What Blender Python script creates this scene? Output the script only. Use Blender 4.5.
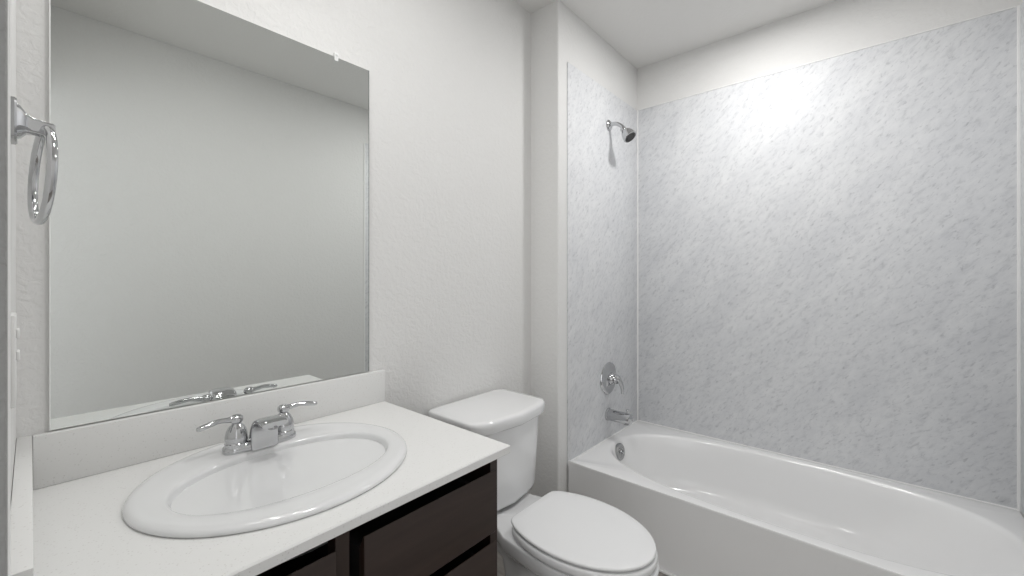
import bpy, bmesh, math, random
from mathutils import Vector, Matrix
PI = math.pi
for o in list(bpy.data.objects): bpy.data.objects.remove(o)
scene = bpy.context.scene
COL = scene.collection
H = 1.176                      # eye height above the floor
# ------------------------------------------------------------------ camera
cam = bpy.data.cameras.new('camera'); cam_o = bpy.data.objects.new('camera', cam); COL.objects.link(cam_o)
F_PX = 417.0
YAW = math.atan(361 / F_PX)    # direction of the long mirror wall, right of the view axis
cam.sensor_width = 36.0; cam.lens = F_PX / 1024 * 36.0
cam.shift_y = -11 / 1024
cam.clip_start = 0.01
cam_o.location = (0, 0, H); cam_o.rotation_euler = (PI / 2, 0, YAW - PI / 2)
scene.camera = cam_o
# ------------------------------------------------------------------ world, lamps, exposure
w = bpy.data.worlds.new('world'); scene.world = w; w.use_nodes = True
w.node_tree.nodes['Background'].inputs[0].default_value = (0.98, 0.99, 1.0, 1)
w.node_tree.nodes['Background'].inputs[1].default_value = 1.4
scene.view_settings.view_transform = 'Standard'
scene.view_settings.look = 'None'
scene.view_settings.gamma = 1.0
scene.view_settings.use_curve_mapping = False
scene.view_settings.exposure = 0.05
CEIL_LIGHT = (1.86, 0.39)      # over the tub
ROOM_FILL = (0.64, 0.58)      # unseen fill lamp added over the open floor
CEIL_W = 8.0
ROOM_FILL_W = 5.3
VANITY_W = 0.55
def area(name, loc, size, watts, rot=(0, 0, 0), spread=PI):
    l = bpy.data.lights.new(name, 'AREA'); l.shape = 'DISK'; l.size = size; l.energy = watts
    l.color = (1.0, 0.99, 0.975); l.spread = spread
    o = bpy.data.objects.new(name, l); COL.objects.link(o); o.location = loc; o.rotation_euler = rot
    return o

area('tub_lamp', (CEIL_LIGHT[0], CEIL_LIGHT[1], 2.446 - 0.0165), 0.13, CEIL_W)
area('room_fill_lamp', (ROOM_FILL[0], ROOM_FILL[1], 2.446 - 0.0165), 0.13, ROOM_FILL_W)  # added fill, brightens the walls and counter

# ------------------------------------------------------------------ materials
def new_mat(name):
    m = bpy.data.materials.new(name); m.use_nodes = True
    nt = m.node_tree
    return m, nt, nt.nodes['Principled BSDF']
def simple(name, col, rough=0.5, metal=0.0, coat=0.0, spec=0.5):
    m, nt, b = new_mat(name)
    b.inputs['Base Color'].default_value = (*col, 1)
    b.inputs['Roughness'].default_value = rough
    b.inputs['Metallic'].default_value = metal
    b.inputs['Coat Weight'].default_value = coat
    b.inputs['Coat Roughness'].default_value = 0.05
    b.inputs['Specular IOR Level'].default_value = spec
    # faint procedural unevenness
    n = nt.nodes.new('ShaderNodeTexNoise'); n.inputs['Scale'].default_value = 9
    tc = nt.nodes.new('ShaderNodeTexCoord'); nt.links.new(tc.outputs['Object'], n.inputs['Vector'])
    mr = nt.nodes.new('ShaderNodeMapRange'); mr.inputs['To Min'].default_value = rough * 0.9; mr.inputs['To Max'].default_value = rough * 1.1
    nt.links.new(n.outputs['Fac'], mr.inputs['Value']); nt.links.new(mr.outputs[0], b.inputs['Roughness'])
    return m
def painted(name, col, rough=0.6, bump=0.25, scale=60):
    m, nt, b = new_mat(name); N = nt.nodes; L = nt.links
    b.inputs['Base Color'].default_value = (*col, 1); b.inputs['Roughness'].default_value = rough
    b.inputs['Specular IOR Level'].default_value = 0.3
    g = N.new('ShaderNodeNewGeometry')
    n1 = N.new('ShaderNodeTexNoise'); n1.inputs['Scale'].default_value = scale; n1.inputs['Detail'].default_value = 3
    n1.inputs['Distortion'].default_value = 0.6
    L.new(g.outputs['Position'], n1.inputs['Vector'])
    r = N.new('ShaderNodeValToRGB'); r.color_ramp.elements[0].position = 0.42; r.color_ramp.elements[1].position = 0.62
    L.new(n1.outputs['Fac'], r.inputs['Fac'])
    bp = N.new('ShaderNodeBump'); bp.inputs['Strength'].default_value = bump; bp.inputs['Distance'].default_value = 0.002
    L.new(r.outputs['Color'], bp.inputs['Height']); L.new(bp.outputs['Normal'], b.inputs['Normal'])
    return m
M_WALL = painted('wall_paint', (0.77, 0.767, 0.757), 0.62, 0.32, 60)
M_CEIL = painted('ceiling_paint', (0.80, 0.794, 0.778), 0.7, 0.15, 70)
M_TRIM = simple('white_trim_paint', (0.88, 0.88, 0.875), 0.35)
M_JAMB_SHADE = painted('jamb_shade_tone', (0.30, 0.30, 0.295), 0.5, 0.3, 90)  # dark grey carries the shade of a jamb turned from the room light
M_PORC = simple('white_porcelain', (0.84, 0.845, 0.85), 0.10, 0, 0.5)
M_SINK = simple('vitreous_china', (0.765, 0.77, 0.775), 0.09, 0, 0.5)
M_SEAT = simple('white_seat_plastic', (0.84, 0.845, 0.85), 0.22)
M_TUB = simple('white_tub_acrylic', (0.885, 0.885, 0.885), 0.2, 0, 0.3)
M_CHROME = simple('polished_chrome', (0.56, 0.565, 0.575), 0.06, 1.0)
M_CHROME_D = simple('satin_chrome', (0.42, 0.425, 0.43), 0.2, 1.0)
M_DARKRUB = simple('dark_rubber', (0.05, 0.05, 0.05), 0.5)
M_PLATE = simple('white_plastic', (0.85, 0.85, 0.84), 0.3)
M_CLIP = simple('clear_plastic', (0.88, 0.89, 0.88), 0.15)
M_DARK = simple('cabinet_interior', (0.012, 0.010, 0.010), 0.7)

def marble(name):
    m, nt, b = new_mat(name); N = nt.nodes; L = nt.links
    g = N.new('ShaderNodeNewGeometry'); s = N.new('ShaderNodeSeparateXYZ'); L.new(g.outputs['Position'], s.inputs[0])
    def math_(op, a, c):
        n = N.new('ShaderNodeMath'); n.operation = op
        for i, v in enumerate((a, c)):
            if isinstance(v, (int, float)): n.inputs[i].default_value = v
            else: L.new(v, n.inputs[i])
        return n.outputs[0]
    u = math_('SUBTRACT', s.outputs[0], s.outputs[1])
    al = math_('ADD', math_('MULTIPLY', u, 0.68), math_('MULTIPLY', s.outputs[2], 0.73))
    ac = math_('SUBTRACT', math_('MULTIPLY', u, 0.73), math_('MULTIPLY', s.outputs[2], 0.68))
    def vec(fa, fc):
        c = N.new('ShaderNodeCombineXYZ'); L.new(math_('MULTIPLY', al, fa), c.inputs[0]); L.new(math_('MULTIPLY', ac, fc), c.inputs[1]); return c.outputs[0]
    def noise(v, detail, rough, dist=0.0):
        n = N.new('ShaderNodeTexNoise'); n.inputs['Scale'].default_value = 1; n.inputs['Detail'].default_value = detail
        n.inputs['Roughness'].default_value = rough; n.inputs['Distortion'].default_value = dist; L.new(v, n.inputs['Vector']); return n.outputs['Fac']
    def ramp(f, stops):
        r = N.new('ShaderNodeValToRGB'); e = r.color_ramp.elements
        while len(e) < len(stops): e.new(0.5)
        for i, (p, c) in enumerate(stops): e[i].position = p; e[i].color = (*c, 1)
        L.new(f, r.inputs['Fac']); return r.outputs['Color']
    def mix(bt, fac, a, c):
        x = N.new('ShaderNodeMix'); x.data_type = 'RGBA'; x.blend_type = bt; x.inputs[0].default_value = fac
        L.new(a, x.inputs[6]); L.new(c, x.inputs[7]); return x.outputs[2]
    streak = ramp(noise(vec(24, 52), 4, 0.62, 0.5), [(0.28, (0.625, 0.635, 0.652)), (0.46, (0.748, 0.757, 0.772)), (0.72, (0.800, 0.808, 0.820))])
    fleck = ramp(noise(vec(40, 95), 3, 0.6, 0.4), [(0.30, (0.66, 0.665, 0.68)), (0.42, (1, 1, 1))])
    cloud = ramp(noise(vec(3.5, 9), 4, 0.55, 0.5), [(0.30, (0.89, 0.893, 0.905)), (0.62, (1, 1, 1))])
    c = mix('MULTIPLY', 0.62, streak, fleck); c = mix('MULTIPLY', 0.8, c, cloud)
    L.new(c, b.inputs['Base Color'])
    b.inputs['Roughness'].default_value = 0.36; b.inputs['Specular IOR Level'].default_value = 0.07
    return m
M_MARBLE = marble('grey_marbled_panel')

def quartz(name):
    m, nt, b = new_mat(name); N = nt.nodes; L = nt.links
    tc = N.new('ShaderNodeTexCoord')
    v = N.new('ShaderNodeTexVoronoi'); v.inputs['Scale'].default_value = 170; L.new(tc.outputs['Object'], v.inputs['Vector'])
    r = N.new('ShaderNodeValToRGB'); r.color_ramp.elements[0].position = 0.10; r.color_ramp.elements[1].position = 0.26
    r.color_ramp.elements[0].color = (0.67, 0.66, 0.645, 1); r.color_ramp.elements[1].color = (0.80, 0.80, 0.79, 1)
    L.new(v.outputs['Distance'], r.inputs['Fac'])
    n = N.new('ShaderNodeTexNoise'); n.inputs['Scale'].default_value = 60; L.new(tc.outputs['Object'], n.inputs['Vector'])
    r2 = N.new('ShaderNodeValToRGB'); r2.color_ramp.elements[0].position = 0.45; r2.color_ramp.elements[1].position = 0.62
    L.new(n.outputs['Fac'], r2.inputs['Fac'])
    x = N.new('ShaderNodeMix'); x.data_type = 'RGBA'; L.new(r2.outputs['Color'], x.inputs[0])
    x.inputs[7].default_value = (0.80, 0.80, 0.79, 1); L.new(r.outputs['Color'], x.inputs[6])
    L.new(x.outputs[2], b.inputs['Base Color']); b.inputs['Roughness'].default_value = 0.22
    return m
M_QUARTZ = quartz('white_speckled_quartz')

def wood(name, c1, c2, rough, axis='X'):
    m, nt, b = new_mat(name); N = nt.nodes; L = nt.links
    tc = N.new('ShaderNodeTexCoord'); mp = N.new('ShaderNodeMapping')
    mp.inputs['Scale'].default_value = (3, 40, 40) if axis == 'X' else (40, 3, 40) if axis == 'Y' else (40, 40, 3)
    L.new(tc.outputs['Object'], mp.inputs['Vector'])
    n = N.new('ShaderNodeTexNoise'); n.inputs['Scale'].default_value = 1; n.inputs['Detail'].default_value = 5; n.inputs['Distortion'].default_value = 0.8
    L.new(mp.outputs[0], n.inputs['Vector'])
    r = N.new('ShaderNodeValToRGB'); r.color_ramp.elements[0].position = 0.3; r.color_ramp.elements[1].position = 0.75
    r.color_ramp.elements[0].color = (*c1, 1); r.color_ramp.elements[1].color = (*c2, 1)
    L.new(n.outputs['Fac'], r.inputs['Fac']); L.new(r.outputs['Color'], b.inputs['Base Color'])
    b.inputs['Roughness'].default_value = rough
    return m
M_WOOD = wood('espresso_wood', (0.024, 0.0135, 0.010), (0.036, 0.021, 0.0165), 0.35, 'X')
M_WOODV = wood('espresso_wood_upright', (0.023, 0.013, 0.0098), (0.034, 0.020, 0.0155), 0.38, 'Z')
M_FLOOR = wood('grey_brown_plank_floor', (0.26, 0.24, 0.22), (0.38, 0.355, 0.33), 0.45, 'Y')
def mirror_mat():
    m, nt, b = new_mat('silvered_glass'); N = nt.nodes; L = nt.links
    b.inputs['Metallic'].default_value = 1; b.inputs['Base Color'].default_value = (0.78, 0.80, 0.785, 1); b.inputs['Roughness'].default_value = 0.0
    return m
M_MIRROR = mirror_mat()
M_MEDGE = simple('mirror_edge_glass', (0.10, 0.115, 0.105), 0.25)
def emit(name, col, s):
    m, nt, b = new_mat(name); b.inputs['Emission Color'].default_value = (*col, 1); b.inputs['Emission Strength'].default_value = s
    b.inputs['Base Color'].default_value = (0.8, 0.8, 0.8, 1); return m
M_LENS = emit('lit_lamp_lens', (1, 0.985, 0.96), 6.0)
M_SHADE = emit('lit_frosted_glass', (1, 0.98, 0.95), 2.0)

# ------------------------------------------------------------------ mesh helpers
def link(name, bm, mats, parent=None, smooth=True, ang=35):
    bmesh.ops.recalc_face_normals(bm, faces=bm.faces)
    for f in bm.faces: f.smooth = smooth
    for e in bm.edges:
        if len(e.link_faces) == 2 and e.calc_face_angle(0) > math.radians(ang): e.smooth = False
    me = bpy.data.meshes.new(name); bm.to_mesh(me); bm.free()
    for m in (mats if isinstance(mats, (list, tuple)) else [mats]): me.materials.append(m)
    o = bpy.data.objects.new(name, me); COL.objects.link(o)
    if parent is not None:
        o.parent = parent
        me.transform(Matrix.Translation(-Vector(abs_loc(parent))))   # shapes are written in room coordinates
    return o
def abs_loc(o):
    v = Vector(o.location)
    while o.parent: o = o.parent; v += Vector(o.location)
    return v
def thing(name, label, cat, loc, group=None):
    o = bpy.data.objects.new(name, None); COL.objects.link(o); o.location = loc; o.empty_display_size = 0.05
    o['label'] = label; o['category'] = cat
    if group: o['group'] = group
    return o
def tag(o, label, cat, group=None):
    o['label'] = label; o['category'] = cat
    if group: o['group'] = group
    return o
def struct(name, bm, mats, smooth=False):
    o = link(name, bm, mats, None, smooth); o['kind'] = 'structure'; return o
def add_box(bm, x0, x1, y0, y1, z0, z1, bev=0.0, seg=2):
    vs = [bm.verts.new((x, y, z)) for x in (x0, x1) for y in (y0, y1) for z in (z0, z1)]
    q = [(0, 1, 3, 2), (4, 6, 7, 5), (0, 4, 5, 1), (2, 3, 7, 6), (0, 2, 6, 4), (1, 5, 7, 3)]
    fs = [bm.faces.new([vs[i] for i in f]) for f in q]
    if bev > 0:
        es = {e for f in fs for e in f.edges}
        bmesh.ops.bevel(bm, geom=list(es), offset=bev, segments=seg, profile=0.5, affect='EDGES')
    return bm
def box(*a, **k): return add_box(bmesh.new(), *a, **k)
def loft(bm, rings, cap0=True, cap1=True, mat=0):
    R = [[bm.verts.new(p) for p in r] for r in rings]; n = len(R[0])
    for a, b in zip(R, R[1:]):
        for i in range(n):
            f = bm.faces.new((a[i], a[(i + 1) % n], b[(i + 1) % n], b[i])); f.material_index = mat
    if cap0: bm.faces.new(R[0][::-1]).material_index = mat
    if cap1: bm.faces.new(R[-1]).material_index = mat
    return R
def lathe(bm, prof, origin, axis=(0, 0, 1), n=32):
    """prof: (radius, distance along axis); radius 0 closes the end."""
    ax = Vector(axis).normalized(); t = Vector((1, 0, 0)) if abs(ax.x) < 0.9 else Vector((0, 1, 0))
    u = ax.cross(t).normalized(); v = ax.cross(u); o = Vector(origin)
    rings = []
    for r, d in prof:
        r = max(r, 1e-4)
        rings.append([o + ax * d + (u * math.cos(2 * PI * i / n) + v * math.sin(2 * PI * i / n)) * r for i in range(n)])
    loft(bm, rings)
    return bm
def spline(pts, n=8):
    P = [Vector(p) for p in pts]; out = []
    for i in range(len(P) - 1):
        p0 = P[max(i - 1, 0)]; p1 = P[i]; p2 = P[i + 1]; p3 = P[min(i + 2, len(P) - 1)]
        for k in range(n):
            t = k / n
            out.append(0.5 * ((2 * p1) + (p2 - p0) * t + (2 * p0 - 5 * p1 + 4 * p2 - p3) * t * t + (3 * p1 - p0 - 3 * p2 + p3) * t ** 3))
    out.append(P[-1]); return out
def sweep(bm, pts, rad, up=(0, 0, 1), n=20, sub=6, closed=False):
    """rad: list of (half width sideways, half thickness) per control point"""
    C = spline(pts, sub); m = len(C)
    Rw = spline([(a, b, 0) for a, b in rad], sub)
    rings = []
    for i, c in enumerate(C):
        t = (C[min(i + 1, m - 1)] - C[max(i - 1, 0)]).normalized()
        s = t.cross(Vector(up))
        s = s.normalized() if s.length > 1e-4 else Vector((1, 0, 0))
        q = s.cross(t).normalized(); a, b = max(Rw[i].x, 1e-4), max(Rw[i].y, 1e-4)
        rings.append([c + s * math.cos(2 * PI * k / n) * a + q * math.sin(2 * PI * k / n) * b for k in range(n)])
    loft(bm, rings); return bm
def sgn(v): return -1 if v < 0 else 1
def superell(cx, cy, a, b, z, n=2.0, N=64, n_lo=None):
    out = []
    for i in range(N):
        t = 2 * PI * i / N; c, s = math.cos(t), math.sin(t); e = n if (s >= 0 or n_lo is None) else n_lo
        out.append(Vector((cx + a * sgn(c) * abs(c) ** (2 / e), cy + b * sgn(s) * abs(s) ** (2 / e), z)))
    return out
def egg(cx, yc, a, bf, br, z, nf=2.0, nr=2.6, N=64):
    out = []
    for i in range(N):
        t = 2 * PI * i / N; c, s = math.cos(t), math.sin(t); e = nr if s >= 0 else nf; b = br if s >= 0 else bf
        out.append(Vector((cx + a * sgn(c) * abs(c) ** (2 / e), yc + b * sgn(s) * abs(s) ** (2 / e), z)))
    return out
def rect_radial(ring, x0, x1, y0, y1, z, cx, cy):
    """points on a rectangle in the directions of a ring's points; corners snapped in"""
    out = []
    for p in ring:
        dx, dy = p.x - cx, p.y - cy
        tx = ((x1 - cx) / dx) if dx > 1e-9 else ((x0 - cx) / dx) if dx < -1e-9 else 1e9
        ty = ((y1 - cy) / dy) if dy > 1e-9 else ((y0 - cy) / dy) if dy < -1e-9 else 1e9
        t = min(tx, ty); out.append(Vector((cx + dx * t, cy + dy * t, z)))
    for X in (x0, x1):
        for Y in (y0, y1):
            k = min(range(len(out)), key=lambda i: (out[i].x - X) ** 2 + (out[i].y - Y) ** 2); out[k] = Vector((X, Y, z))
    return out

# ------------------------------------------------------------------ room shell
WL, WB, WR, WF = -0.018, 1.2475, 2.425, -0.4205      # left, mirror, tub and opposite wall faces
XA, YA = 1.581, 1.0895                                # nib beside the tub
CH = 2.446
D0, D1, DH = -0.385, 0.32, 2.06                       # doorway in the left wall
struct('floor', box(-1.35, WR + .12, -1.2, WB + .12, -0.06, 0), M_FLOOR)
struct('ceiling', box(-1.35, WR + .12, -1.2, WB + .12, CH, CH + 0.06), M_CEIL)
struct('wall_back', box(WL - .115, XA, WB, WB + .12, 0, CH), M_WALL)
bm = box(XA, WR + .12, YA, WB + .12, 0, CH)
es = [e for e in bm.edges if all(abs(v.co.x - XA) < 1e-5 and abs(v.co.y - YA) < 1e-5 for v in e.verts)]
bmesh.ops.bevel(bm, geom=es, offset=0.008, segments=4, profile=0.5, affect='EDGES')
struct('wall_plumbing', bm, M_WALL, smooth=True)
struct('wall_right', box(WR, WR + .12, WF, YA, 0, CH), M_WALL)
struct('wall_front', box(WL - .115, WR + .12, WF - .12, WF, 0, CH), M_WALL)
bm = box(WL - .115, WL, D1, WB, 0, CH)
struct('wall_left', bm, M_WALL)
struct('trim_2', box(WL - .115, WL, D0, D1, DH, CH), M_WALL)          # wall over the doorway
# door lining and casing
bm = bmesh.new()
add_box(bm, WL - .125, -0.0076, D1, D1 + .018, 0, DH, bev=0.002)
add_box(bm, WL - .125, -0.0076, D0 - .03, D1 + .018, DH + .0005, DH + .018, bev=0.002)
struct('trim_1', bm, M_JAMB_SHADE)  # lining darkened in its colour to look shaded
bm = box(WL - .001, -0.0074, D1 + .0185, D1 + .0560, 0, DH + .06, bev=0.003)
struct('trim_9', bm, M_TRIM)
# baseboards
struct('baseboard_back', box(0.77, XA, WB - .014, WB, 0, 0.085, bev=0.004), M_TRIM)
struct('baseboard_side', box(XA - .014, XA, YA + .002, WB - .015, 0, 0.085, bev=0.004), M_TRIM)
struct('baseboard_front', box(WL, 1.64, WF, WF + .014, 0, 0.085, bev=0.004), M_TRIM)

# ------------------------------------------------------------------ marbled wall panels around the tub
PZ0, PZ1 = H - 0.8727 - 0.012, H + 1.0125
TX0, TX1, TY0, TY1 = 1.651, 2.42, -0.4155, 1.0845
p = tag(link('tub_surround', box(TX1, WR - .0004, TY0, TY1, PZ0, PZ1, bev=0.002), M_MARBLE), 'large grey marbled wall panel along the long side of the bathtub', 'wall panel')
p = tag(link('tub_surround', box(TX0 + .002, WR - .0004, TY1, YA - .0004, PZ0, PZ1, bev=0.002), M_MARBLE), 'narrow grey marbled wall panel behind the shower head and tub spout', 'wall panel')
p = tag(link('tub_surround', box(TX0 + .002, WR - .0004, WF + .0004, TY0, PZ0, PZ1, bev=0.002), M_MARBLE), 'grey marbled end panel at the right edge of the tub, facing the shower head', 'wall panel')
struct('trim_3', box(TX1 - .007, TX1 + .001, TY1 - .007, TY1 + .001, PZ0, PZ1, bev=0.002), M_TRIM)
struct('trim_4', box(TX1 - .008, TX1 + .001, TY0 - .001, TY0 + .008, PZ0, PZ1, bev=0.002), M_TRIM)
bm = bmesh.new()
add_box(bm, TX1 - .0015, WR, TY0, TY1, PZ1, PZ1 + .004, bev=0.001)
struct('trim_5', bm, M_TRIM)
struct('trim_6', box(TX0 - .006, TX0 + .002, WF, TY0 + .004, 0.0, PZ1, bev=0.002), M_TRIM)

# ------------------------------------------------------------------ bathtub
tub = thing('bathtub', 'white alcove bathtub with a flat apron front and oval basin', 'bathtub', (2.035, .334, 0))
RZ = H - 0.8727
bm = bmesh.new(); N = 96
cxT, cyT = 2.048, 0.332
def basin(a, b, z, dy=0, n=2.35, nlo=2.9): return superell(cxT, cyT + dy, a, b, z, n, N, nlo)
inner = basin(0.337, 0.712, RZ)
x0, x1, y0, y1 = TX0, TX1, TY0, TY1
def rr(i, z): return rect_radial(inner, x0 + i, x1 - i, y0 + i, y1 - i, z, cxT, cyT)
def raised(ring):
    for p in ring:
        k = min(1, max(0, (p.x - x0) / .055)); p.z += .012 * (1 - k * k * (3 - 2 * k))
    return ring
outer = [rr(.003, 0.002), rr(.003, RZ - .03), raised(rr(.0005, RZ - .012)), raised(rr(0, RZ - .005)), raised(rr(.0012, RZ - .0014)), raised(rr(.0045, RZ))]
for i in range(len(outer[0])): outer[0][i].z = 0.002
ins = [raised(basin(0.345, 0.720, RZ)), raised(inner), basin(0.332, 0.707, RZ - .0015), basin(0.326, 0.700, RZ - .006), basin(0.321, 0.694, RZ - .015),
       basin(0.312, 0.672, RZ - .06, .008), basin(0.298, 0.63, RZ - .13, .03), basin(0.282, 0.575, RZ - .20, .06),
       basin(0.262, 0.52, RZ - .245, .085), basin(0.235, 0.47, RZ - .262, .10), basin(0.18, 0.38, RZ - .268, .11), basin(0.06, 0.14, RZ - .271, .13)]
loft(bm, outer + ins, cap0=True, cap1=True)
link('tub_shell', bm, M_TUB, tub, ang=50)
bm = bmesh.new()
d = Vector((0, -1, 0.16)).normalized(); oc = Vector((2.035, 1.012, H - .922))
lathe(bm, [(0, -.012), (.037, -.012), (.043, -.002), (.043, .006), (.039, .011), (.028, .012), (.026, .010), (.012, .010), (.010, .013), (0, .014)], oc, d, 40)
ovp = link('overflow_plate', bm, M_CHROME_D, tub); ovp['label'] = 'round chrome overflow plate'
bm = bmesh.new()
for k in range(2):
    lathe(bm, [(0, 0), (.0045, 0), (.0045, .003), (0, .004)], oc + d * .0115 + Vector((0, .0, (k * 2 - 1) * .019)), d, 16)
lathe(bm, [(0, 0), (.0085, 0), (.0075, .016), (.003, .018), (0, .018)], oc + d * .012, d, 20)
link('trip_lever', bm, M_CHROME, ovp)
bm = bmesh.new(); lathe(bm, [(0, 0), (.036, 0), (.036, .003), (.030, .005), (.02, .003), (0, .003)], (2.045, .80, RZ - .2695), (0, 0, 1), 32)
link('drain', bm, M_CHROME_D, tub)
bm = bmesh.new()
add_box(bm, TX1 - .005, TX1 + .001, TY0, TY1 - .005, RZ - .001, RZ + .004, bev=.0018); add_box(bm, TX0 + .006, TX1 + .001, TY1 - .005, TY1 + .001, RZ - .001, RZ + .004, bev=.0018)
struct('trim_8', bm, M_TRIM)
# white sealing strip at the foot of the apron
struct('trim_7', box(TX0 - .011, TX0 + .003, TY0, YA - .001, 0, .011, bev=0.004), M_TRIM)

# ------------------------------------------------------------------ tub spout, valve, shower head
FXX = 2.047
sp = thing('tub_spout', 'chrome tub spout on the marbled wall just above the tub rim', 'spout', (FXX, TY1, H - .745))
bm = bmesh.new(); O = Vector((FXX, TY1, H - .742))
lathe(bm, [(0, 0), (.034, 0), (.034, .004), (.0305, .007), (.0300, .03), (.0298, .09), (.0296, .122), (.0285, .130), (.024, .133), (0, .133)], O, (0, -1, -0.02), 36)
link('spout_body', bm, M_CHROME, sp)
bm = bmesh.new(); lathe(bm, [(0, 0), (.004, 0), (.004, .012), (.0075, .014), (.0085, .019), (.006, .023), (0, .024)], (FXX, TY1 - .112, H - .717), (0, 0, 1), 20)
link('diverter_knob', bm, M_CHROME, sp)
bm = bmesh.new(); lathe(bm, [(0, -.003), (.016, -.003), (.016, .0015), (0, .0015)], (FXX, TY1 - .108, H - .7725), (0, 0, -1), 20)
link('outlet', bm, M_CHROME_D, sp)

va = thing('shower_valve', 'round chrome shower valve with a curved lever above the tub spout', 'valve', (FXX, TY1, H - .547))
bm = bmesh.new(); V = Vector((FXX, TY1, H - .547))
lathe(bm, [(0, 0), (.084, 0), (.086, .003), (.084, .007), (.070, .012), (.050, .014), (.046, .016), (.034, .020), (0, .020)], V, (0, -1, 0), 48)
link('escutcheon', bm, M_CHROME, va)
bm = bmesh.new(); lathe(bm, [(0, .018), (.032, .018), (.033, .026), (.029, .034), (.025, .040), (.026, .048), (.022, .055), (0, .058)], V, (0, -1, 0), 32)
hub = link('hub', bm, M_CHROME, va)
bm = bmesh.new()
sweep(bm, [V + Vector(p) for p in ((0, -.046, .012), (.008, -.056, .004), (.019, -.066, -.022), (.027, -.070, -.052), (.030, -.069, -.080))],
      [(.017, .013), (.016, .013), (.0135, .011), (.0115, .009), (.008, .006)], up=(0, -1, 0.2))
link('lever', bm, M_CHROME, va)

sh = thing('wall_shower', 'small chrome shower head on a bent arm high on the marbled wall', 'shower head', (2.055, TY1, H + .822))
A = Vector((2.055, TY1, H + .822))
bm = bmesh.new(); lathe(bm, [(0, 0), (.030, 0), (.030, .003), (.024, .010), (.014, .014), (0, .014)], A, (0, -1, 0), 32); link('flange', bm, M_CHROME, sh)
bm = bmesh.new(); sweep(bm, [A + Vector(p) for p in ((0, 0, 0), (0, -.025, .003), (0, -.05, -.003), (0, -.074, -.020), (0, -.088, -.038))], [(.0105, .0105)] * 5, up=(1, 0, 0)); link('arm', bm, M_CHROME, sh)
hd = Vector((0, -.62, -.78)).normalized(); hc = A + Vector((0, -.080, -.034))
bm = bmesh.new(); lathe(bm, [(0, 0), (.014, 0), (.016, .008), (.014, .014), (.019, .020), (.026, .030), (.033, .048), (.036, .060), (.037, .070), (.035, .073), (0, .073)], hc, hd, 36)
head = link('shower_head', bm, M_CHROME, sh)
bm = bmesh.new(); lathe(bm, [(0, 0), (.030, 0), (.030, .002), (0, .003)], hc + hd * .073, hd, 32)
for k in range(12):
    a = 2 * PI * k / 12; s1 = Vector((1, 0, 0)); s2 = hd.cross(s1)
    lathe(bm, [(0, .001), (.003, .001), (.002, .005), (0, .005)], hc + hd * .073 + (s1 * math.cos(a) + s2 * math.sin(a)) * .021, hd, 8)
link('spray_face', bm, M_DARKRUB, head)

# ------------------------------------------------------------------ vanity cabinet
CT = H - .413; CTH = .020                           # counter top and slab thickness
CX0, CX1, CY0 = WL, .773, .6745
van = thing('vanity_cabinet', 'dark espresso wood vanity cabinet under the white countertop', 'cabinet', (.365, .96, 0))
FY = .704                                           # face of the frame
cx0, cx1, cz0, cz1 = WL + .001, .757, .10, CT - CTH - .001
bm = bmesh.new()
add_box(bm, cx1 - .016, cx1, FY + .018, WB - .001, .0, cz1)
add_box(bm, cx0, cx0 + .016, FY + .018, WB - .001, .0, cz1)
add_box(bm, cx0 + .016, cx1 - .016, FY + .018, WB - .012, cz0, cz0 + .016)
add_box(bm, cx0 + .016, cx1 - .016, WB - .012, WB - .001, cz0, cz1)
link('carcass', bm, M_WOODV, van)
bm = bmesh.new()                                    # face frame: stiles and rails
zr = [(cz1 - .038, cz1), (cz0, cz0 + .04)]
add_box(bm, cx0, cx0 + .04, FY, FY + .018, cz0, cz1)
add_box(bm, .341, .366, FY - .010, FY + .018, cz0, cz1)
add_box(bm, cx1 - .024, cx1, FY, FY + .018, cz0, cz1)
add_box(bm, cx0 + .04, .341, FY + .0004, FY + .0176, cz0, cz0 + .03); add_box(bm, .366, cx1 - .024, FY + .0004, FY + .0176, cz0, cz0 + .03)
link('face_frame', bm, M_WOODV, van)
link('toe_kick', box(cx0 + .016, cx1 - .016, FY + .075, FY + .09, 0, cz0), M_WOOD, van)
def front(name, x0, x1, z0, z1, mat, inset=False):
    ya, yb_ = FY - .0185, FY - .0005
    prof = [(ya + .0012, z0), (ya, z0 + .0015), (ya, z1 - .0015), (ya + .0010, z1), (ya + .0035, z1), (yb_, z1 - .028), (yb_, z0)]
    bm = bmesh.new(); loft(bm, [[Vector((x, y, z)) for y, z in prof] for x in (x0, x1)])
    if inset:
        fs = [f for f in bm.faces if f.normal.y < -.9 and f.calc_area() > .02]
        bmesh.ops.recalc_face_normals(bm, faces=bm.faces)
        f = max(bm.faces, key=lambda f: f.calc_area() if f.calc_center_median().y < FY - .018 else 0)
        bmesh.ops.inset_individual(bm, faces=[f], thickness=.055)
        bmesh.ops.inset_individual(bm, faces=[f], thickness=.006, depth=-.007)
    return link(name, bm, mat, van)
front('false_drawer_front', .030, .338, H - .610, H - .464, M_WOOD)
d1 = front('door', .030, .182, cz0 + .012, H - .632, M_WOODV, True)
d2 = front('door', .186, .338, cz0 + .012, H - .632, M_WOODV, True)
for z1, z0 in ((.464, .611), (.634, .790), (.814, 1.062)):
    dr = front('drawer', .390, .7335, H - z0, H - z1, M_WOOD)
    bm = bmesh.new()
    add_box(bm, .404, .714, FY + .002, FY + .40, H - z0 + .02, H - z0 + .032)
    for xx in (.404, .702): add_box(bm, xx, xx + .012, FY + .002, FY + .40, H - z0 + .032, H - z1 - .045)
    add_box(bm, .416, .702, FY + .39, FY + .40, H - z0 + .032, H - z1 - .045)
    link('drawer_box', bm, M_DARK, dr)

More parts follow.
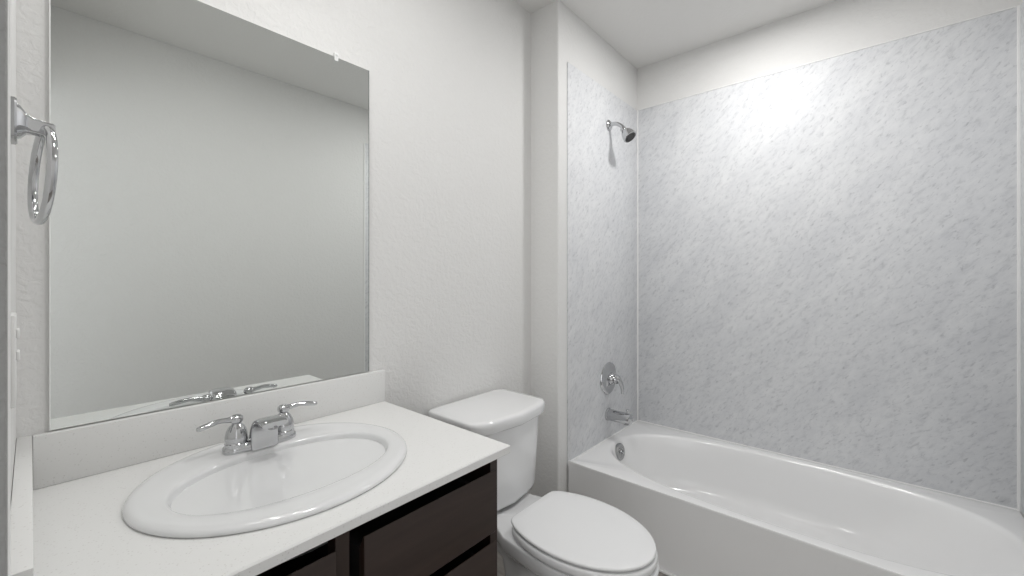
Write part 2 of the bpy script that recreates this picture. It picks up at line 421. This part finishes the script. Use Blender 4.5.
# ------------------------------------------------------------------ countertop, sink, faucet
SC = (.3655, .966); SA, SB = .2625, .238
ct = thing('countertop', 'white speckled quartz vanity countertop with backsplash around the oval sink', 'countertop', (.375, .96, CT))
bm = bmesh.new()
hole = superell(*SC, SA - .03, SB - .03, CT, 2.0, 96)
def rc(i, z): return rect_radial(hole, CX0 + i, CX1 - i, CY0 + i, WB - .0005, z, *SC)
def sh_(r, z): return [Vector((p.x, p.y, z)) for p in r]
rings = [sh_(hole, CT - CTH), rc(0.0015, CT - CTH), rc(0, CT - CTH + .0015), rc(0, CT - .0025), rc(.0025, CT), hole]
R = loft(bm, rings, False, False)
n = len(hole)
for i in range(n): bm.faces.new((R[-1][i], R[-1][(i + 1) % n], R[0][(i + 1) % n], R[0][i]))
link('slab', bm, M_QUARTZ, ct, ang=30)
link('backsplash', box(.0030, CX1, WB - .020, WB - .0005, CT + .0002, H - .309, bev=0.0018), M_QUARTZ, ct)
link('side_splash', box(CX0 + .0005, .0025, CY0 + .001, WB - .001, CT + .0002, H - .309, bev=0.0018), M_QUARTZ, ct)

sk = thing('sink', 'white oval drop-in sink set into the quartz countertop', 'sink', (SC[0], SC[1], CT))
bm = bmesh.new(); NS = 96
def se(a, b, z, dy=0): return superell(SC[0], SC[1] + dy, a, b, CT + z, 2.0, NS)
bx, by = SC[0] + .004, SC[1] - .024
def bo(a, b, z, dy=0): return superell(bx, by + dy, a, b, CT + z, 2.15, NS)
rings = [se(SA - .034, SB - .034, -.004), se(SA - .002, SB - .002, .0004), se(SA, SB, .003), se(SA - .0008, SB - .0008, .006), se(SA - .004, SB - .004, .0095), se(SA - .010, SB - .010, .0118),
         se(SA - .018, SB - .018, .0125), se(SA - .026, SB - .026, .0120)]
# the rim slopes gently inwards to the bowl edge
e0 = se(SA - .026, SB - .026, .0120); b0 = bo(.211, .140, .006)
for t, z in ((.3, .0115), (.6, .0108), (.90, .0095)):
    rings.append([Vector((p.x + (q.x - p.x) * t, p.y + (q.y - p.y) * t, CT + z)) for p, q in zip(e0, b0)])
rings += [bo(.2105, .1395, .0082), bo(.2078, .1375, .0040), bo(.203, .1358, -.006), bo(.196, .1345, -.020), bo(.183, .1325, -.055), bo(.163, .126, -.095), bo(.135, .105, -.128), bo(.105, .068, -.146), bo(.055, .038, -.154), bo(.022, .022, -.156)]
loft(bm, rings, True, True)
link('basin', bm, M_SINK, sk, ang=60)
bm = bmesh.new(); lathe(bm, [(0, 0), (.022, 0), (.022, .002), (.017, .004), (.014, .002), (.011, .003), (.009, .006), (0, .007)], (bx, by, CT - .1555), (0, 0, 1), 32)
link('drain', bm, M_CHROME, sk)

FX, FYY, FZ = .364, 1.116, CT + .0118
fa = thing('faucet', 'chrome two-handle centerset faucet at the back of the sink', 'faucet', (FX, FYY, FZ))
bm = bmesh.new()
def stad(a, b, z): return superell(FX, FYY, a, b, FZ + z, 3.0, 64)
loft(bm, [stad(.078, .026, -.002), stad(.079, .027, .002), stad(.078, .026, .010), stad(.075, .0235, .014), stad(.070, .020, .0165)])
link('base_plate', bm, M_CHROME, fa)
for s in (-1, 1):
    hx = FX + s * .051
    bm = bmesh.new()
    lathe(bm, [(0, .010), (.0245, .010), (.0245, .019), (.0225, .021), (.0225, .023), (.0235, .025), (.0230, .034), (.0205, .046), (.0160, .055), (.0115, .060), (.0095, .063),
               (.0125, .066), (.0140, .071), (.0130, .077), (.0085, .0815), (0, .083)], (hx, FYY, FZ), (0, 0, 1), 36)
    hnd = link('handle', bm, M_CHROME, fa)
    bm = bmesh.new()
    P = [(0, 0, .073), (s * .016, -.001, .0735), (s * .036, -.004, .076), (s * .055, -.008, .0740), (s * .072, -.010, .0705), (s * .078, -.0105, .070)]
    sweep(bm, [Vector((hx, FYY, FZ)) + Vector(p) for p in P], [(.0085, .0085), (.0070, .0065), (.0066, .0055), (.0088, .0056), (.0086, .0054), (.0035, .0036)])
    link('lever', bm, M_CHROME, hnd)
bm = bmesh.new()
P = [(0, -.020, -.001), (0, -.0205, .026), (0, -.025, .047), (0, -.038, .0625), (0, -.058, .0685), (0, -.078, .0685), (0, -.090, .0665)]
Wd = [(.0300, .0160), (.0298, .0140), (.0295, .0112), (.0290, .0095), (.0285, .0088), (.0280, .0085), (.0265, .0065)]
C = spline(P, 6); Rw = spline([(a, b, 0) for a, b in Wd], 6); rings = []
for i, c in enumerate(C):
    t = (C[min(i + 1, len(C) - 1)] - C[max(i - 1, 0)]).normalized(); s = Vector((1, 0, 0)); q = t.cross(s).normalized() * -1
    if q.z < 0 and t.y < -.3: q = -q
    rg = []
    for k in range(32):
        a = 2 * PI * k / 32; cc, ss = math.cos(a), math.sin(a); e = 2 / 3.6
        rg.append(Vector((FX, FYY, FZ)) + c + s * sgn(cc) * abs(cc) ** e * Rw[i].x + t.cross(s) * sgn(ss) * abs(ss) ** e * Rw[i].y)
    rings.append(rg)
loft(bm, rings)
spt = link('spout', bm, M_CHROME, fa)
bm = bmesh.new(); lathe(bm, [(0, 0), (.011, 0), (.011, .006), (.008, .008), (0, .008)], (FX, FYY - .079, FZ + .0615), (0, -.15, -1), 24)
link('aerator', bm, M_CHROME_D, spt)

# ------------------------------------------------------------------ mirror
mi = thing('mirror', 'large frameless rectangular mirror standing on the backsplash', 'mirror', (.374, WB, H - .306))
mx0, mx1, mz0, mz1 = .0265, .7205, H - .3065, H + .672
link('glass', box(mx0, mx1, WB - .0065, WB - .0005, mz0, mz1), M_MIRROR, mi, smooth=False)
for ex, em in ((mx1, M_MEDGE), (mx0 - .0020, M_CLIP)): link('edge', box(ex, ex + .0020, WB - .0065, WB - .0005, mz0, mz1), em, mi, smooth=False)
bm = bmesh.new(); add_box(bm, .606, .618, WB - .0095, WB - .0067, mz1 - .012, mz1 + .004, bev=0.001); add_box(bm, .606, .618, WB - .0095, WB - .0003, mz1 + .001, mz1 + .012, bev=0.001)
lathe(bm, [(0, 0), (.003, 0), (.002, .0015), (0, .002)], (.612, WB - .0093, mz1 + .007), (0, -1, 0), 12)
cl = link('clip', bm, M_CLIP, mi); cl['label'] = 'small clear plastic clip'

# ------------------------------------------------------------------ toilet
TXC = 1.143
to = thing('toilet', 'white two-piece toilet with closed lid between vanity and bathtub', 'toilet', (TXC, .86, 0))
def bowed(a, yb, yf, bow, z, N=64, r=.03):
    """rounded rectangle with a front edge that swells outwards"""
    out = []; cy = (yb + yf) / 2; b = (yb - yf) / 2
    for p in superell(0, 0, a, b, z, 10.0, N):
        y = p.y
        if y < 0: y -= bow * (1 - (p.x / a) ** 2) * (-y / b)
        out.append(Vector((TXC + p.x, cy + y, z)))
    return out
yb = WB - .016
bm = bmesh.new()
loft(bm, [bowed(.158, yb - .02, 1.035, .026, H - .822), bowed(.170, yb - .008, 1.021, .032, H - .820), bowed(.1765, yb, 1.014, .036, H - .814), bowed(.178, yb, 1.012, .037, H - .804),
          bowed(.181, yb, 1.007, .036, H - .72), bowed(.187, yb, .998, .033, H - .545), bowed(.187, yb, .998, .033, H - .529)])
link('tank', bm, M_PORC, to, ang=60)
bm = bmesh.new()
loft(bm, [bowed(.188, yb + .001, .994, .034, H - .5295), bowed(.202, yb + .004, .984, .038, H - .527), bowed(.2030, yb + .005, .981, .039, H - .522), bowed(.2038, yb + .005, .980, .039, H - .497), bowed(.2025, yb + .004, .982, .039, H - .4885),
          bowed(.199, yb, .987, .038, H - .4850), bowed(.185, yb - .01, 1.000, .035, H - .4838)])
link('tank_lid', bm, M_PORC, to, ang=60)
bm = bmesh.new()                                    # flush lever, on the front of the tank
LV = Vector((TXC - .145, .981, H - .575))
lathe(bm, [(0, -.012), (.013, -.012), (.013, .004), (.009, .009), (0, .010)], LV, (0, -1, 0), 24)
sweep(bm, [LV + Vector(p) for p in ((0, -.008, 0), (.02, -.014, -.001), (.05, -.016, -.006), (.066, -.015, -.009))], [(.006, .005), (.0055, .004), (.006, .0035), (.003, .003)])
link('flush_lever', bm, M_CHROME, to)
# bowl with its rear deck and foot
BZ = H - .832
bm = bmesh.new()
def bowl_ring(a, yf, yr, z, yc=.72, nf=2.0, deck=None):
    out = []; dk = deck if deck else a * .66
    for p in egg(TXC, yc, a, yc - yf, yr - yc, z, nf, 5.0, 72):
        if p.y > yc:
            k = min(1, max(0, (p.y - .84) / .15)); k = k * k * (3 - 2 * k)
            lim = a + (dk - a) * k; dx = p.x - TXC
            p.x = TXC + max(-lim, min(lim, dx))
        out.append(p)
    return out
YR = 1.19
loft(bm, [bowl_ring(.104, .66, 1.00, .0, .84, 2.2, .098), bowl_ring(.108, .655, 1.005, .006, .84, 2.2, .100), bowl_ring(.106, .66, 1.00, .022, .84, 2.2, .098), bowl_ring(.084, .685, .975, .04, .84, 2.2, .074),
          bowl_ring(.078, .67, .970, .11, .82, 2.2, .066), bowl_ring(.090, .62, .985, .20, .80, 2.1, .068), bowl_ring(.106, .565, 1.03, BZ - .110, .76, 2.0, .076),
          bowl_ring(.129, .52, 1.11, BZ - .080, .74, 2.0, .090), bowl_ring(.154, .485, 1.17, BZ - .060, .73, 2.0, .104), bowl_ring(.168, .463, YR, BZ - .044, .72, 2.0, .112), bowl_ring(.172, .457, YR, BZ - .008, .72, 2.0, .116), bowl_ring(.171, .4585, YR - .001, BZ - .002, .72, 2.0, .115),
          bowl_ring(.168, .462, YR - .004, BZ, .72, 2.0, .112)])
link('bowl', bm, M_PORC, to, ang=60)
def slab(name, a, yf, yr, z0, z1, r, crown=0.0, mat=M_SEAT):
    bm = bmesh.new()
    def g(i, z):
        pts = egg(TXC, .715, a - i, .715 - yf - i, .255 - i, z, 2.0, 2.0, 96)
        lim = yr - i
        for p in pts:                                # rear edge is straight, with softly rounded corners
            if p.y > .75: p.y = lim - .011 * math.log1p(math.exp((lim - p.y) / .011)) if (lim - p.y) < .2 else p.y
        return pts
    rings = [g(r, z0), g(r * .3, z0 + r * .3), g(0, z0 + r), g(0, z1 - r), g(r * .3, z1 - r * .3), g(r, z1)]
    if crown:
        top = rings[-1]; cc = Vector((TXC, .69, z1))
        for f in (.12, .3, .5, .7, .92): rings.append([Vector((p.x + (cc.x - p.x) * f, p.y + (cc.y - p.y) * f, z1 + crown * (1 - (1 - f) ** 2))) for p in top])
    loft(bm, rings); return link(name, bm, mat, to, ang=60)
slab('seat', .1745, .462, .885, BZ + .004, BZ + .0300, .007)
slab('lid', .1715, .466, .898, BZ + .0345, BZ + .0450, .0045, .004)
for s in (-1, 1):
    bm = bmesh.new(); add_box(bm, TXC + s * .075 - .014, TXC + s * .075 + .014, .884, .912, BZ - .0005, BZ + .0235, bev=0.006, seg=3)
    link('hinge', bm, M_SEAT, to)

# ------------------------------------------------------------------ towel ring and wall plate on the left wall
tr = thing('towel_ring', 'chrome towel ring hanging from a square post on the left wall', 'towel ring', (WL, .9, H + .222))
def sq(x, hy, hz, cy=.9, cz=H + .222): return [Vector((x, cy + p.x, cz + p.y)) for p in superell(0, 0, hy, hz, 0, 9.0, 32)]
bm = bmesh.new()
loft(bm, [sq(WL + .0002, .027, .0285), sq(WL + .004, .027, .0285), sq(WL + .006, .0255, .027)])
link('backplate', bm, M_CHROME_D, tr)
bm = bmesh.new()
loft(bm, [sq(WL + .005, .021, .022), sq(WL + .009, .018, .020), sq(WL + .014, .0135, .0135, cz=H + .221), sq(WL + .021, .011, .0105, cz=H + .219), sq(WL + .033, .0105, .0095, cz=H + .217), sq(WL + .040, .0105, .0095, cz=H + .2165), sq(WL + .042, .008, .008, cz=H + .2165)])
link('post', bm, M_CHROME, tr)
bm = bmesh.new(); rings = []
RC = Vector((WL + .029, .9, H + .1515)); RR = .0665; tw = math.radians(7); tl = math.radians(2.5)
Mx = Matrix.Rotation(tw, 3, 'Z') @ Matrix.Rotation(tl, 3, 'Y')
for i in range(64):
    a = 2 * PI * i / 64; c = Vector((0, math.cos(a), math.sin(a)))
    rings.append([RC + Mx @ (c * RR + (c * math.cos(2 * PI * k / 14) * .0048 + Vector((1, 0, 0)) * math.sin(2 * PI * k / 14) * .0055)) for k in range(14)])
R = [[bm.verts.new(p) for p in r] for r in rings]
for i in range(64):
    for k in range(14): bm.faces.new((R[i][k], R[i][(k + 1) % 14], R[(i + 1) % 64][(k + 1) % 14], R[(i + 1) % 64][k]))
link('ring', bm, M_CHROME, tr)

tr.location.z -= .006

wp = thing('wall_plate', 'white plastic outlet plate low on the left wall below the towel ring', 'outlet', (WL, .83, H - .104))
bm = box(WL + .0002, WL + .0062, .795, .865, H - .161, H - .047, bev=0.002); link('plate', bm, M_PLATE, wp)
for zc in (-.072, -.10):
    bm = box(WL + .006, WL + .0092, .818, .842, H + zc - .006, H + zc + .006, bev=0.0015); link('button', bm, M_PLATE, wp)

# ------------------------------------------------------------------ lamps
def ceiling_light(xy, label):
    c = thing('ceiling_light', label, 'ceiling light', (*xy, CH))
    bm = bmesh.new(); lathe(bm, [(.072, .0002), (.092, .0002), (.091, .006), (.084, .011), (.074, .012), (.072, .010), (.072, .0002)], (*xy, CH), (0, 0, -1), 48); link('trim_ring', bm, M_TRIM, c)
    bm = bmesh.new(); lathe(bm, [(0, .004), (.0715, .004), (.0715, .0075), (0, .008)], (*xy, CH), (0, 0, -1), 48); link('lens', bm, M_LENS, c)
ceiling_light(CEIL_LIGHT, 'flat round white ceiling light above the bathtub')
ceiling_light(ROOM_FILL, 'added flat round ceiling fill light above the open floor before the vanity')  # body for the added fill lamp, out of view

VX, VY, VZ = .37, WB, H + 1.06
vl = thing('vanity_light', 'chrome vanity light bar with three cup shades on the wall above the mirror', 'wall light', (VX, VY, VZ))
link('back_bar', box(VX - .26, VX + .26, VY - .022, VY - .0005, VZ - .045, VZ + .045, bev=0.004), M_CHROME_D, vl)
vd = Vector((0, -.60, -.80)).normalized()
for k in (-1, 0, 1):
    bm = bmesh.new(); c = Vector((VX + k * .19, VY - .02, VZ)); c2 = c + Vector((0, -.075, .002))
    sweep(bm, [c, c + Vector((0, -.04, .006)), c2], [(.008, .008)] * 3, up=(1, 0, 0)); link('arm', bm, M_CHROME_D, vl)
    bm = bmesh.new(); lathe(bm, [(0, -.01), (.022, -.008), (.034, .015), (.044, .05), (.052, .085), (.050, .085), (.042, .052), (.030, .018), (0, .012)], c2, vd, 32); shd = link('lamp_shade', bm, M_TRIM, vl)
    bm = bmesh.new(); lathe(bm, [(0, .070), (.046, .070), (.046, .073), (0, .074)], c2, vd, 32); link('lens', bm, M_SHADE, shd)
    q = vd.to_track_quat('-Z', 'Y').to_euler()
    area('vanity_lamp', c2 + vd * .0765, .09, VANITY_W, q, math.radians(150))
